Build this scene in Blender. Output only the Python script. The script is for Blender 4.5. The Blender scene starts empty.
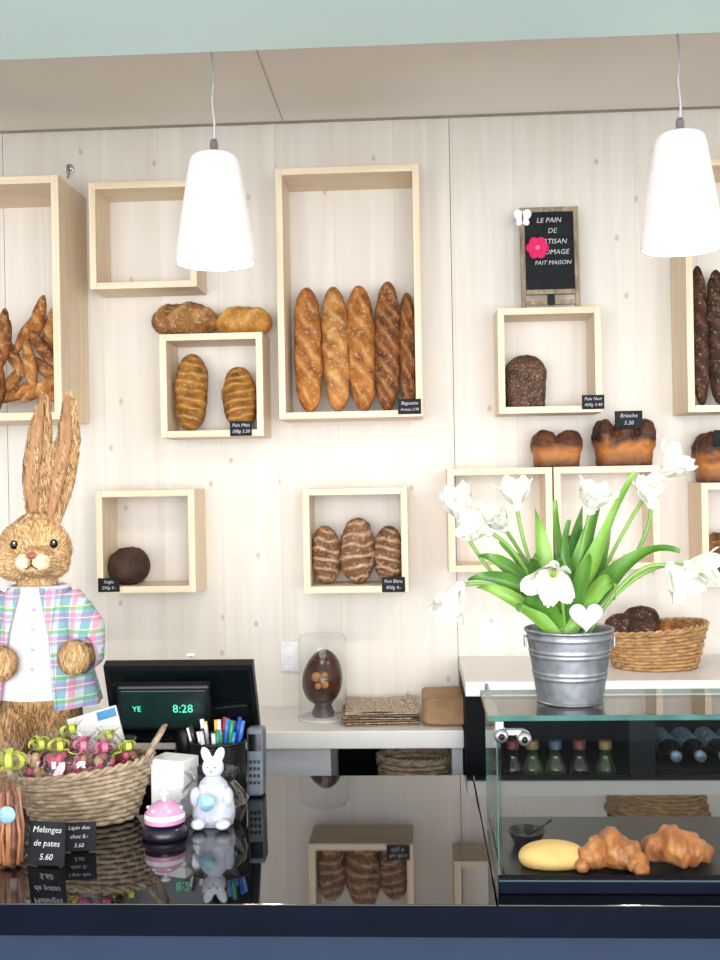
import bpy, bmesh, math, random
from mathutils import Vector, Matrix, Euler, noise
random.seed(7)
sc = bpy.context.scene
try:
    sc.view_settings.view_transform = 'Standard'
except Exception as e:
    print(e)
PI = math.pi
# ------------------------------------------------------------------ camera
CAM = Vector((0, -3.0, 1.54)); FPX = 1080.0
YAW, ROLL = math.radians(3.0), math.radians(-1.0)
RC = Matrix.Rotation(YAW, 3, 'Z') @ Matrix.Rotation(PI/2, 3, 'X') @ Matrix.Rotation(ROLL, 3, 'Z')
cd = bpy.data.cameras.new('camera'); cam = bpy.data.objects.new('camera', cd)
sc.collection.objects.link(cam)
cd.sensor_fit = 'VERTICAL'; cd.sensor_height = 24; cd.lens = 24*FPX/960
cam.matrix_world = Matrix.Translation(CAM) @ RC.to_4x4()
sc.camera = cam
def P(u, v, y):
    """photogrammetry: photo measurement (u,v) of a point known to lie in the vertical plane y -> metres (x, z)"""
    r = RC @ Vector(((u-360)/FPX, (480-v)/FPX, -1))
    t = (y-CAM.y)/r.y
    p = CAM + r*t
    return p.x, p.z
def V3(u, v, y):
    x, z = P(u, v, y); return Vector((x, y, z))

# ------------------------------------------------------------------ materials
def C(r, g, b):
    f = lambda c: (c/255/12.92 if c/255 <= .04045 else ((c/255+.055)/1.055)**2.4)
    return (f(r), f(g), f(b), 1)
MC = {}
def newmat(name):
    m = bpy.data.materials.new(name); m.use_nodes = True
    nt = m.node_tree; bs = nt.nodes['Principled BSDF']
    return m, nt, bs
def nz(name, c1, c2=None, sc_=(20, 20, 20), rough=.5, bump=.0, lo=.3, hi=.7, metal=0, detail=4, emit=None, es=0, trans=0, coat=0, sss=0, spec=.5, rot=None):
    if name in MC: return MC[name]
    m, nt, bs = newmat(name); N = nt.nodes; L = nt.links
    if c2 is None: c2 = tuple(min(1, x*.85) for x in c1[:3])+(1,)
    geo = N.new('ShaderNodeNewGeometry'); mp = N.new('ShaderNodeMapping'); mp.inputs['Scale'].default_value = sc_
    if rot: mp.inputs['Rotation'].default_value = rot
    no = N.new('ShaderNodeTexNoise'); no.inputs['Scale'].default_value = 1; no.inputs['Detail'].default_value = detail
    rp = N.new('ShaderNodeValToRGB'); rp.color_ramp.elements[0].position = lo; rp.color_ramp.elements[1].position = hi
    rp.color_ramp.elements[0].color = c1; rp.color_ramp.elements[1].color = c2
    L.new(geo.outputs['Position'], mp.inputs[0]); L.new(mp.outputs[0], no.inputs['Vector'])
    L.new(no.outputs[0], rp.inputs[0]); L.new(rp.outputs[0], bs.inputs['Base Color'])
    bs.inputs['Roughness'].default_value = rough; bs.inputs['Metallic'].default_value = metal
    bs.inputs['Specular IOR Level'].default_value = spec
    if coat: bs.inputs['Coat Weight'].default_value = coat; bs.inputs['Coat Roughness'].default_value = .03
    if trans: bs.inputs['Transmission Weight'].default_value = trans
    if sss: bs.inputs['Subsurface Weight'].default_value = sss; bs.inputs['Subsurface Radius'].default_value = (.02, .02, .02); bs.inputs['Subsurface Scale'].default_value = .3
    if emit: bs.inputs['Emission Color'].default_value = emit; bs.inputs['Emission Strength'].default_value = es
    if bump:
        bp = N.new('ShaderNodeBump'); bp.inputs['Strength'].default_value = bump; bp.inputs['Distance'].default_value = .003
        L.new(no.outputs[0], bp.inputs['Height']); L.new(bp.outputs[0], bs.inputs['Normal'])
    MC[name] = m; return m
def wood(axis):
    s = [90, 90, 90]; s[axis] = 4
    return nz('pine_'+'xyz'[axis], C(240, 222, 196), C(221, 197, 165), tuple(s), .55, .12, .3, .75)
PX, PY, PZ = wood(0), wood(1), wood(2)
def bread(name, c1, c2, cs, flour=0.0, fs=60, rough=.68, n1s=28, bump=.5):
    if name in MC: return MC[name]
    m, nt, bs = newmat(name); N = nt.nodes; L = nt.links
    geo = N.new('ShaderNodeNewGeometry')
    n1 = N.new('ShaderNodeTexNoise'); n1.inputs['Scale'].default_value = n1s; n1.inputs['Detail'].default_value = 6
    n2 = N.new('ShaderNodeTexNoise'); n2.inputs['Scale'].default_value = fs*2; n2.inputs['Detail'].default_value = 5
    L.new(geo.outputs['Position'], n1.inputs['Vector']); L.new(geo.outputs['Position'], n2.inputs['Vector'])
    rp = N.new('ShaderNodeValToRGB'); rp.color_ramp.elements[0].position = .35; rp.color_ramp.elements[1].position = .65
    rp.color_ramp.elements[0].color = c1; rp.color_ramp.elements[1].color = c2
    L.new(n1.outputs[0], rp.inputs[0])
    at = N.new('ShaderNodeAttribute'); at.attribute_name = 'score'
    mx = N.new('ShaderNodeMix'); mx.data_type = 'RGBA'
    L.new(at.outputs['Fac'], mx.inputs['Factor']); L.new(rp.outputs[0], mx.inputs['A']); mx.inputs['B'].default_value = cs
    out = mx.outputs['Result']
    if flour > 0:
        r2 = N.new('ShaderNodeValToRGB'); r2.color_ramp.elements[0].position = .62-flour*.3; r2.color_ramp.elements[1].position = .80-flour*.3
        L.new(n2.outputs[0], r2.inputs[0])
        m2 = N.new('ShaderNodeMix'); m2.data_type = 'RGBA'; m2.inputs['B'].default_value = C(222, 202, 174)
        ml = N.new('ShaderNodeMath'); ml.operation = 'MULTIPLY'; ml.inputs[1].default_value = .45
        L.new(r2.outputs[0], ml.inputs[0]); L.new(ml.outputs[0], m2.inputs['Factor']); L.new(out, m2.inputs['A'])
        out = m2.outputs['Result']
    L.new(out, bs.inputs['Base Color']); bs.inputs['Roughness'].default_value = rough
    bs.inputs['Specular IOR Level'].default_value = .3
    bp = N.new('ShaderNodeBump'); bp.inputs['Strength'].default_value = bump; bp.inputs['Distance'].default_value = .004
    L.new(n2.outputs[0], bp.inputs['Height']); L.new(bp.outputs[0], bs.inputs['Normal'])
    MC[name] = m; return m
def archglass(name, tint=(.97, .99, .985, 1), refl=1.0, base=.025):
    if name in MC: return MC[name]
    m = bpy.data.materials.new(name); m.use_nodes = True; nt = m.node_tree; N = nt.nodes; L = nt.links
    N.remove(N['Principled BSDF']); out = N['Material Output']
    tr = N.new('ShaderNodeBsdfTransparent'); tr.inputs[0].default_value = tint
    gl = N.new('ShaderNodeBsdfGlossy'); gl.inputs['Roughness'].default_value = .01
    lw = N.new('ShaderNodeLayerWeight'); lw.inputs[0].default_value = .5
    pw = N.new('ShaderNodeMath'); pw.operation = 'POWER'; pw.inputs[1].default_value = 4.5; L.new(lw.outputs['Facing'], pw.inputs[0])
    ml = N.new('ShaderNodeMath'); ml.operation = 'MULTIPLY_ADD'; ml.inputs[1].default_value = .8*refl; ml.inputs[2].default_value = base*refl
    no = N.new('ShaderNodeTexNoise'); no.inputs['Scale'].default_value = 6
    bp = N.new('ShaderNodeBump'); bp.inputs['Strength'].default_value = .01
    L.new(no.outputs[0], bp.inputs['Height']); L.new(bp.outputs[0], gl.inputs['Normal'])
    mx = N.new('ShaderNodeMixShader'); L.new(pw.outputs[0], ml.inputs[0]); L.new(ml.outputs[0], mx.inputs[0])
    L.new(tr.outputs[0], mx.inputs[1]); L.new(gl.outputs[0], mx.inputs[2]); L.new(mx.outputs[0], out.inputs[0])
    MC[name] = m; return m

# ------------------------------------------------------------------ mesh builder
def T(x, y=None, z=None):
    return Matrix.Translation(Vector(x) if y is None else Vector((x, y, z)))
def R(ax, deg): return Matrix.Rotation(math.radians(deg), 4, ax)
I4 = Matrix.Identity(4)
class B:
    def __init__(s, name):
        s.name = name; s.v = []; s.f = []; s.m = []; s.sm = []; s.sc = []; s.mats = []
    def mi(s, mat):
        if mat not in s.mats: s.mats.append(mat)
        return s.mats.index(mat)
    def add(s, vs, fs, mat, M=I4, smooth=True, score=None):
        o = len(s.v); k = s.mi(mat)
        s.v += [tuple(M @ Vector(p)) for p in vs]; s.sc += (score if score else [0.0]*len(vs))
        for f in fs: s.f.append([i+o for i in f]); s.m.append(k); s.sm.append(smooth)
    def box(s, lo, hi, mat, M=I4, bev=0.0):
        lo = Vector(lo); hi = Vector(hi)
        bm = bmesh.new(); bmesh.ops.create_cube(bm, size=1)
        for v in bm.verts: v.co = Vector([(lo[i]+hi[i])/2+v.co[i]*(hi[i]-lo[i]) for i in range(3)])
        if bev: bmesh.ops.bevel(bm, geom=bm.edges[:]+bm.verts[:], offset=bev, segments=2, affect='EDGES', profile=.5)
        bm.verts.index_update()
        s.add([v.co.copy() for v in bm.verts], [[v.index for v in f.verts] for f in bm.faces], mat, M, False); bm.free()
    def cbox(s, c, d, mat, M=I4, bev=0.0):
        c = Vector(c); d = Vector(d)/2; s.box(c-d, c+d, mat, M, bev)
    def grid(s, fn, nu, nv, mat, M=I4, cu=False, cv=False, smooth=True, sfn=None):
        vs = []; ss = []
        for j in range(nv+(0 if cv else 1)):
            for i in range(nu+(0 if cu else 1)):
                vs.append(fn(i/nu, j/nv)); ss.append(sfn(i/nu, j/nv) if sfn else 0.0)
        w = nu if cu else nu+1; h = nv if cv else nv+1; fs = []
        for j in range(nv):
            for i in range(nu):
                fs.append([j*w+i, j*w+(i+1) % w, ((j+1) % h)*w+(i+1) % w, ((j+1) % h)*w+i])
        s.add(vs, fs, mat, M, smooth, ss)
    def lathe(s, prof, mat, M=I4, seg=32, sx=1, sy=1, smooth=True, a0=0, a1=360):
        full = abs(a1-a0) >= 360; n = len(prof)-1
        a0, a1 = math.radians(a0), math.radians(a1)
        def fn(u, v):
            r, z = prof[min(n, int(round(v*n)))]; a = a0+(a1-a0)*u
            return (r*math.cos(a)*sx, r*math.sin(a)*sy, z)
        s.grid(fn, seg, n, mat, M, cu=full, smooth=smooth)
    def ell(s, c, r, mat, M=I4, nu=20, nv=12, disp=0, fr=20):
        def fn(u, v):
            a = u*2*PI; b = -PI/2+v*PI
            p = Vector((math.cos(b)*math.cos(a), math.cos(b)*math.sin(a), math.sin(b)))
            k = 1+disp*noise.noise(p*fr/10+Vector(c)*7) if disp else 1
            return (c[0]+p.x*r[0]*k, c[1]+p.y*r[1]*k, c[2]+p.z*r[2]*k)
        s.grid(fn, nu, nv, mat, M, cu=True)
    def tube(s, pts, rad, mat, M=I4, sides=8, closed=False, cap=True):
        pts = [Vector(p) for p in pts]; n = len(pts)
        rad = rad if isinstance(rad, (list, tuple)) else [rad]*n
        tg = []
        for i in range(n):
            a = pts[(i-1) % n] if closed or i > 0 else pts[i]; b = pts[(i+1) % n] if closed or i < n-1 else pts[i]
            t = b-a; tg.append(t.normalized() if t.length > 1e-9 else Vector((0, 0, 1)))
        ref = Vector((0, 0, 1)) if abs(tg[0].z) < .9 else Vector((1, 0, 0))
        nrm = (ref-tg[0]*ref.dot(tg[0])).normalized(); vs = []; fs = []
        for i in range(n):
            nrm = (nrm-tg[i]*nrm.dot(tg[i])); nrm = nrm.normalized() if nrm.length > 1e-6 else tg[i].orthogonal().normalized()
            bn = tg[i].cross(nrm)
            for k in range(sides):
                a = 2*PI*k/sides; vs.append(pts[i]+(nrm*math.cos(a)+bn*math.sin(a))*rad[i])
        for i in range(n if closed else n-1):
            for k in range(sides):
                j = (i+1) % n; fs.append([i*sides+k, i*sides+(k+1) % sides, j*sides+(k+1) % sides, j*sides+k])
        if cap and not closed:
            fs.append(list(range(sides))[::-1]); fs.append([(n-1)*sides+k for k in range(sides)])
        s.add(vs, fs, mat, M)
    def text(s, body, size, mat, M, shear=0.0, maxw=None):
        cu = bpy.data.curves.new('t', 'FONT'); cu.body = body; cu.size = size; cu.align_x = 'CENTER'; cu.align_y = 'CENTER'
        cu.extrude = size*.01; cu.shear = shear; cu.resolution_u = 2; cu.offset = 0
        ob = bpy.data.objects.new('t', cu); sc.collection.objects.link(ob)
        dg = bpy.context.evaluated_depsgraph_get(); me = ob.evaluated_get(dg).to_mesh()
        vs = [v.co.copy() for v in me.vertices]
        if maxw and vs:
            w = max(p.x for p in vs)-min(p.x for p in vs)
            if w > maxw:
                for p in vs: p.x *= maxw/w; p.y *= max(.7, maxw/w)
        s.add(vs, [list(p.vertices) for p in me.polygons], mat, M, False)
        bpy.data.objects.remove(ob); bpy.data.curves.remove(cu)
    def mesh(s):
        me = bpy.data.meshes.new(s.name); me.from_pydata(s.v, [], s.f)
        for m in s.mats: me.materials.append(m)
        me.polygons.foreach_set('material_index', s.m); me.polygons.foreach_set('use_smooth', s.sm)
        a = me.attributes.new('score', 'FLOAT', 'POINT'); a.data.foreach_set('value', s.sc)
        return me
    def done(s, parent=None, origin=True):
        me = s.mesh(); ob = bpy.data.objects.new(s.name, me); sc.collection.objects.link(ob)
        if origin and s.v:
            xs, ys, zs = zip(*s.v); o = Vector(((min(xs)+max(xs))/2, (min(ys)+max(ys))/2, min(zs)))
            me.transform(Matrix.Translation(-o)); ob.location = o
        if parent:
            ob.parent = parent; ob.location = ob.location-parent.location
        return ob
def fuse(b, voxel=.004, smooth=2):
    """merge overlapping parts of builder into one continuous skin; returns (verts, faces)"""
    me = b.mesh(); ob = bpy.data.objects.new('f', me); sc.collection.objects.link(ob)
    m = ob.modifiers.new('r', 'REMESH'); m.mode = 'VOXEL'; m.voxel_size = voxel
    if smooth:
        q = ob.modifiers.new('s', 'SMOOTH'); q.iterations = smooth; q.factor = .5
    dg = bpy.context.evaluated_depsgraph_get(); e = ob.evaluated_get(dg).to_mesh()
    vs = [v.co.copy() for v in e.vertices]; fs = [list(p.vertices) for p in e.polygons]
    bpy.data.objects.remove(ob); bpy.data.meshes.remove(me)
    return vs, fs
def bez(a, b, c, n=12):
    a, b, c = Vector(a), Vector(b), Vector(c)
    return [a*(1-t)**2+b*2*t*(1-t)+c*t*t for t in [i/n for i in range(n+1)]]

# common materials
WHITE = nz('white_laminate', C(228, 226, 224), C(219, 217, 215), (3, 3, 3), .35)
BLACKP = nz('black_plastic', C(12, 14, 18), C(18, 20, 24), (60, 60, 60), .35, spec=.35)
CHROME = nz('brushed_steel', C(200, 200, 205), C(170, 172, 178), (80, 80, 300), .25, metal=1)
CHALK = nz('chalk', C(225, 225, 225), C(170, 170, 175), (200, 200, 200), .9)
SLATE = nz('slate_black', C(16, 18, 22), C(30, 32, 38), (30, 30, 30), .7, spec=.25)
GLASS = archglass('clear_glass')
CASEG = archglass('case_glass', (.96, .985, .98, 1), 1, .008)
CELLO = archglass('cellophane', (.96, .96, .96, 1), 1.6, .04)

# ------------------------------------------------------------------ room
CEIL = P(360, 119, 0)[1]
m, nt, bs = newmat('whitewashed_boards'); N = nt.nodes; L = nt.links
geo = N.new('ShaderNodeNewGeometry'); sx = N.new('ShaderNodeSeparateXYZ'); L.new(geo.outputs['Position'], sx.inputs[0])
def math_(op, a, b=None, c=None):
    n = N.new('ShaderNodeMath'); n.operation = op
    for i, x in enumerate((a, b, c)):
        if x is None: continue
        if isinstance(x, (int, float)): n.inputs[i].default_value = x
        else: L.new(x, n.inputs[i])
    return n.outputs[0]
bx = math_('DIVIDE', math_('ADD', sx.outputs['X'], 5.0), .165)
lam = math_('FLOOR', bx); fr = math_('FRACT', bx)
wn = N.new('ShaderNodeTexWhiteNoise'); wn.noise_dimensions = '1D'; L.new(lam, wn.inputs['W'])
mp = N.new('ShaderNodeMapping'); mp.inputs['Scale'].default_value = (22, 1, 1.1)
cmb = N.new('ShaderNodeCombineXYZ'); L.new(sx.outputs['X'], cmb.inputs[0]); L.new(math_('MULTIPLY', lam, 3.7), cmb.inputs[1]); L.new(sx.outputs['Z'], cmb.inputs[2])
L.new(cmb.outputs[0], mp.inputs[0])
gn = N.new('ShaderNodeTexNoise'); gn.inputs['Scale'].default_value = 1; gn.inputs['Detail'].default_value = 8; gn.inputs['Distortion'].default_value = .8; L.new(mp.outputs[0], gn.inputs['Vector'])
rp = N.new('ShaderNodeValToRGB'); rp.color_ramp.elements[0].position = .3; rp.color_ramp.elements[1].position = .75
rp.color_ramp.elements[0].color = C(230, 225, 218); rp.color_ramp.elements[1].color = C(217, 209, 200); L.new(gn.outputs[0], rp.inputs[0])
tint = N.new('ShaderNodeMix'); tint.data_type = 'RGBA'; tint.blend_type = 'MULTIPLY'; tint.inputs['B'].default_value = (.965, .955, .945, 1)
L.new(wn.outputs['Value'], tint.inputs['Factor']); L.new(rp.outputs[0], tint.inputs['A'])
cm2 = N.new('ShaderNodeCombineXYZ'); L.new(math_('ADD', math_('MULTIPLY', sx.outputs['X'], 7.0), math_('MULTIPLY', lam, 1.3)), cm2.inputs[0]); L.new(math_('MULTIPLY', sx.outputs['Z'], 4.6), cm2.inputs[1])
vo = N.new('ShaderNodeTexVoronoi'); vo.voronoi_dimensions = '2D'; vo.inputs['Scale'].default_value = 1; vo.inputs['Randomness'].default_value = 1; L.new(cm2.outputs[0], vo.inputs['Vector'])
kr = N.new('ShaderNodeValToRGB'); kr.color_ramp.elements[0].position = .02; kr.color_ramp.elements[1].position = .055
kr.color_ramp.elements[0].color = (1, 1, 1, 1); kr.color_ramp.elements[1].color = (0, 0, 0, 1); L.new(vo.outputs['Distance'], kr.inputs[0])
sel = N.new('ShaderNodeSeparateColor'); L.new(vo.outputs['Color'], sel.inputs[0])
kf = math_('MULTIPLY', math_('MULTIPLY', kr.outputs[0], math_('GREATER_THAN', sel.outputs[0], .40)), .55)
kx = N.new('ShaderNodeMix'); kx.data_type = 'RGBA'; kx.inputs['B'].default_value = C(160, 140, 124)
L.new(kf, kx.inputs['Factor']); L.new(tint.outputs['Result'], kx.inputs['A'])
seam = math_('MULTIPLY', math_('LESS_THAN', fr, .010), .25)
sxm = N.new('ShaderNodeMix'); sxm.data_type = 'RGBA'; sxm.inputs['B'].default_value = C(165, 150, 138)
L.new(seam, sxm.inputs['Factor']); L.new(kx.outputs['Result'], sxm.inputs['A']); L.new(sxm.outputs['Result'], bs.inputs['Base Color'])
bs.inputs['Roughness'].default_value = .6
bp = N.new('ShaderNodeBump'); bp.inputs['Strength'].default_value = .08; bp.inputs['Distance'].default_value = .002; L.new(gn.outputs[0], bp.inputs['Height']); L.new(bp.outputs[0], bs.inputs['Normal'])
WALL = m
PLAST = nz('plaster_white', C(238, 237, 234), C(232, 231, 228), (4, 4, 4), .8)
AQUA = nz('aqua_paint', C(220, 246, 243), C(215, 242, 239), (3, 3, 3), .6)
CEILM = nz('ceiling_paint', C(248, 242, 234), C(243, 236, 228), (3, 3, 3), .7)
FLOORM = nz('floor_tile', C(128, 124, 120), C(112, 108, 104), (5, 5, 5), .5)
XL, XR, YF = -2.6, 3.0, -6.0
xs_ = P(452, 300, 0)[0]
b = B('wall_back')
b.box((XL, .02, 0), (XR, .1, CEIL), SLATE)
edges = [XL]+[xs_+k*1.26 for k in (-2, -1, 0, 1, 2) if XL < xs_+k*1.26 < XR]+[XR]
for a, c in zip(edges[:-1], edges[1:]): b.box((a+.0008, 0, 0), (c-.0008, .02, CEIL), WALL)
b.done()
b = B('wall_left'); b.box((XL-.1, YF, 0), (XL, .1, CEIL), PLAST); b.done()
b = B('wall_right'); b.box((XR, YF, 0), (XR+.1, .1, CEIL), PLAST); b.done()
b = B('floor'); b.box((XL-.1, YF, -.1), (XR+.1, .1, 0), FLOORM); b.done()
b = B('ceiling'); b.box((XL-.1, YF, CEIL), (XR+.1, .1, CEIL+.1), CEILM); b.done()
hy = -1.15
hz = P(360, 46, hy)[1]
b = B('wall_header'); b.box((XL, hy-.35, hz), (XR, hy, CEIL), AQUA); b.done()
b = B('trim_1')   # ceiling joint batten
a_ = P(283, 106, 0)[0]
b.box((a_-.002, hy, CEIL-.001), (a_+.002, 0, CEIL), nz('joint_brown', C(205, 190, 176)))
b.done()
b = B('trim_2'); b.box((XL, -.005, CEIL-.006), (XR, 0, CEIL), nz('joint_taupe', C(150, 136, 124))); b.done()  # thin strip along the wall-ceiling joint, darker than both

# ------------------------------------------------------------------ crates
def crate(u0, v0, u1, v1, dep, th=.018, tag=None):
    y = -dep
    x0 = P(u0, (v0+v1)/2, y)[0]; x1 = P(u1, (v0+v1)/2, y)[0]
    z1 = P((u0+u1)/2, v0, y)[1]; z0 = P((u0+u1)/2, v1, y)[1]
    b = B('wooden_crate'); e = -.001
    b.box((x0, y, z0), (x0+th, e, z1), PZ, bev=.0012); b.box((x1-th, y, z0), (x1, e, z1), PZ, bev=.0012)
    b.box((x0+th, y+.0008, z0), (x1-th, e, z0+th), PX, bev=.0012); b.box((x0+th, y+.0008, z1-th), (x1-th, e, z1), PX, bev=.0012)
    b.done()
    return dict(x0=x0, x1=x1, z0=z0, z1=z1, y=y, fl=z0+th)
cA = crate(-84, 177, 60, 421, .24, .02)
cB = crate(89, 181, 196, 288, .14)
cC = crate(277, 166, 421, 418, .17)
cD = crate(160, 333, 263, 437, .15)
cE = crate(96, 490, 195, 593, .15)
cF = crate(303, 488, 408, 593, .15)
cG = crate(498, 307, 602, 413, .14)
cH = crate(448, 468, 553, 572, .14)
cI = crate(554.5, 466, 660, 570, .14)
cJ = crate(686, 157, 830, 411, .17)
cK = crate(702, 482, 806, 587, .14)

# ------------------------------------------------------------------ price tags
def tag(u0, v0, u1, v1, y, lines=('Pain', '4.50')):
    c = V3((u0+u1)/2, (v0+v1)/2, y); w = (u1-u0)/FPX*(y+3); h = (v1-v0)/FPX*(y+3)
    b = B('price_tag'); M = T(c)
    b.cbox((0, -.0015, 0), (w, .003, h), SLATE, M, .0006)
    for i, t in enumerate(lines):
        b.text(t, h*.32, CHALK, M @ T(0, -.0033, h*(.22-.42*i)) @ R('X', 90), .2, maxw=w*.8)
    return b.done()
tag(230, 421, 252, 436, -.152, ('Pain Mais', '300g 3.30'))
tag(398, 399, 421, 414, -.172, ('Baguette', 'Artisan 2.90'))
tag(98, 578, 120, 592, -.152, ('Seigle', '250g 3.-'))
tag(382, 577, 405, 592, -.152, ('Pain Blanc', '400g 4.-'))
tag(582, 395, 604, 409, -.142, ('Pain Noir', '400g 3.40'))

# ------------------------------------------------------------------ breads
def loaf(name, c, L_, w, h, mat, M=I4, n=5, dep=.006, p=2.6, skew=1.2, bump=.12, bend=0, flat=True, b=None, sw=.15, q=2.0):
    own = b is None
    if own: b = B(name)
    seed = random.random()*50
    def pulse(t, a):
        if n == 0: return 0
        ph = n*(t+1)/2+skew*a/PI+.3*noise.noise(Vector((a*1.2, t*3+seed, 0)))
        fr = ph-math.floor(ph)-.5
        return math.exp(-(fr/sw)**2)*max(0, math.cos(a))**.7*(1-abs(t)**6)
    def fn(u, v):
        a = (u*2-1)*PI; t = -math.cos(v*PI)
        r = max(0, 1-abs(t)**p)**(1/q)
        pu = pulse(t, a)
        d = Vector((math.sin(a), -math.cos(a), 0))
        k = 1+bump*noise.noise(Vector((math.sin(a)*1.5+seed, math.cos(a)*1.5, t*L_*14)))+.06*noise.noise(Vector((math.sin(a)*4+seed, math.cos(a)*4, t*L_*50)))
        yy = d.y*h*r*k
        if flat and yy > h*.55: yy = h*.55+(yy-h*.55)*.2
        off = dep*(pu*1.2-.5*math.exp(-(((n*(t+1)/2+skew*a/PI) % 1)-.12)**2/.01) if n else 0)*r*max(0, math.cos(a))
        return Vector((d.x*w*r*k+bend*(t*t-.4), yy-off*.9, t*L_/2))
    def sf(u, v):
        a = (u*2-1)*PI; t = -math.cos(v*PI)
        return max(0, min(1, pulse(t, a)*(.62+.5*noise.noise(Vector((a*3, t*12, seed))))))
    b.grid(fn, 40, 72, mat, T(c) @ M, cu=True, sfn=sf)
    if own: return b.done()
    return b
GOLD = bread('crust_golden', C(126, 70, 28), C(182, 116, 52), C(216, 162, 96), .25)
GOLD2 = bread('crust_golden_light', C(142, 84, 36), C(192, 132, 66), C(222, 178, 116), .3)
BROWN = bread('crust_brown', C(84, 44, 22), C(142, 84, 40), C(190, 136, 82), .2)
DARK = bread('crust_dark', C(44, 27, 20), C(74, 45, 32), C(112, 76, 54), .15)
BATARD = bread('crust_batard', C(108, 66, 24), C(166, 110, 44), C(218, 174, 92), .15)
FLOURY = bread('crust_floury', C(90, 56, 34), C(132, 88, 56), C(222, 200, 168), .3)
CRUMB = bread('crust_seeded', C(58, 38, 30), C(98, 68, 52), C(150, 100, 70), .25, 100)
RYE = bread('crust_rye', C(50, 34, 28), C(80, 54, 44), C(110, 70, 50), .0)
def upright(name, u0, u1, v0, cr, mat, yb=-.09, tilt=0, n=5, dep=.006, p=3.2, hh=None, skew=1.2, **k):
    ym = yb
    z1 = P((u0+u1)/2, v0, ym)[1]; x0 = P(u0, v0+40, ym)[0]; x1 = P(u1, v0+40, ym)[0]
    L_ = z1-cr['fl']; w = (x1-x0)/2
    return loaf(name, ((x0+x1)/2, ym, cr['fl']+L_/2+.001), L_, w, hh or w*.9, mat, R('Y', tilt) @ R('X', -4), n, dep, p, skew, **k)
upright('baguette', 294, 322, 287, cC, GOLD, tilt=-1, n=5, skew=1.9, dep=.008)
upright('baguette', 322, 349, 286, cC, GOLD2, tilt=-2, n=6, skew=1.7, dep=.007)
upright('baguette', 347, 375, 285, cC, GOLD, tilt=-2, n=5, skew=2.0, dep=.008)
upright('baguette', 374, 400, 281, cC, BROWN, tilt=1, n=8, dep=.011, skew=2.6)
upright('baguette', 399, 416, 292, cC, BROWN, tilt=0, skew=1.8)
upright('baguette', 690, 708, 265, cJ, DARK, tilt=0, n=6)
upright('baguette', 707, 728, 269, cJ, DARK, tilt=0, n=6)
upright('baguette', 728, 750, 272, cJ, DARK, tilt=0, n=6)
upright('baguette', 750, 772, 272, cJ, BROWN, tilt=0, n=6)
upright('batard_loaf', 175, 208, 354, cD, BATARD, -.085, 2, 9, .007, 2.6, skew=.7)
upright('batard_loaf', 223, 257, 367, cD, BATARD, -.085, -3, 8, .007, 2.4, skew=-.9)
zt = cD['z1']
x_ = P(185, 315, -.08)[0]; loaf('country_loaf', (x_, -.08, zt+.043), .185, .043, .050, bread('crust_loaf_top', C(112, 72, 36), C(160, 108, 56), C(200, 156, 100), .3), R('Y', 90) @ R('Z', -50), 3, .008, 2.4, 1.5, flat=False)
x_ = P(244, 320, -.08)[0]; loaf('country_loaf', (x_, -.08, zt+.034), .155, .034, .045, bread('crust_corn', C(160, 104, 36), C(196, 142, 62), C(220, 178, 106), .25), R('Y', 90) @ R('Z', -50), 2, .006, 2.4, 1.5, flat=False)
x_, z_ = P(129, 560, -.09); loaf('rye_bun', (x_, -.09, cE['fl']+.050), .115, .054, .052, RYE, R('Y', 90) @ R('Z', -90), 0, 0, 2.2, flat=False, bump=.08)
for u0, u1, v0, sk in ((311, 341, 526, .8), (340, 376, 518, -.6), (374, 404, 526, .9)):
    upright('oval_loaf', u0, u1, v0, cF, FLOURY, -.085, random.uniform(-3, 3), 6, .006, 2.4, skew=sk, hh=.035, sw=.13)
def tinloaf(name, u0, u1, v0, cr_z, y, dp, mt, humps=0, split=.5):
    x0 = P(u0, v0+20, y)[0]; x1 = P(u1, v0+20, y)[0]; z1 = P((u0+u1)/2, v0, y)[1]; h = z1-cr_z; w = x1-x0
    t = B('tmp'); cx = (x0+x1)/2; yc = y+dp/2
    def fn(u, v):
        a = u*2*PI; k = .92+.08*v
        ex = 5 if humps else 3.2
        ca, sa = math.cos(a), math.sin(a); r = (abs(ca)**ex+abs(sa)**ex)**(-1/ex)
        return (cx+r*ca*w/2*k*.95, yc+r*sa*dp/2*k, cr_z+v*h*(.62 if humps else .70))
    t.grid(fn, 40, 8, mt, cu=True)
    for e in (0, 1):
        t.add([fn(i/40, e) for i in range(40)], [list(range(40)) if e else list(range(40))[::-1]], mt)
    if humps:
        for i in range(humps):
            hx = x0+w*(i+.5)/humps
            for yy in (-.25, .25): t.ell((hx, yc+dp*yy, cr_z+h*.62), (w/humps*.54, dp*.3, h*.38), mt, disp=.1)
    else:
        t.ell((cx, yc, cr_z+h*.62), (w*.51, dp*.51, h*.38), mt, disp=.1)
    vs, fs = fuse(t, .0032, 3)
    vs = [p+Vector((noise.noise(p*60), noise.noise(p*60+Vector((9, 0, 0))), noise.noise(p*60+Vector((0, 9, 0)))))*.0026 for p in vs]
    b = B(name); s_ = None
    if humps:
        s_ = []
        for p in vs:
            f = (p.z-cr_z)/h; g = f+.16*noise.noise(p*35)
            s_.append(max(0, min(1, (split-g)/.22))*max(.1, min(1, (f-.02)/.30)))
    b.add(vs, fs, mt, score=s_)
    return b.done()
tinloaf('seeded_tin_loaf', 505, 549, 353, cG['fl'], -.13, .10, CRUMB)
BRI = bread('brioche_crust', C(48, 28, 20), C(90, 52, 30), C(176, 112, 54), .0, rough=.5)
tinloaf('brioche_loaf', 534, 584, 429, cH['z1'], -.13, .11, BRI, 2, .60)
tinloaf('brioche_loaf', 597, 658, 418, cI['z1'], -.13, .11, BRI, 3, .60)
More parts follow.
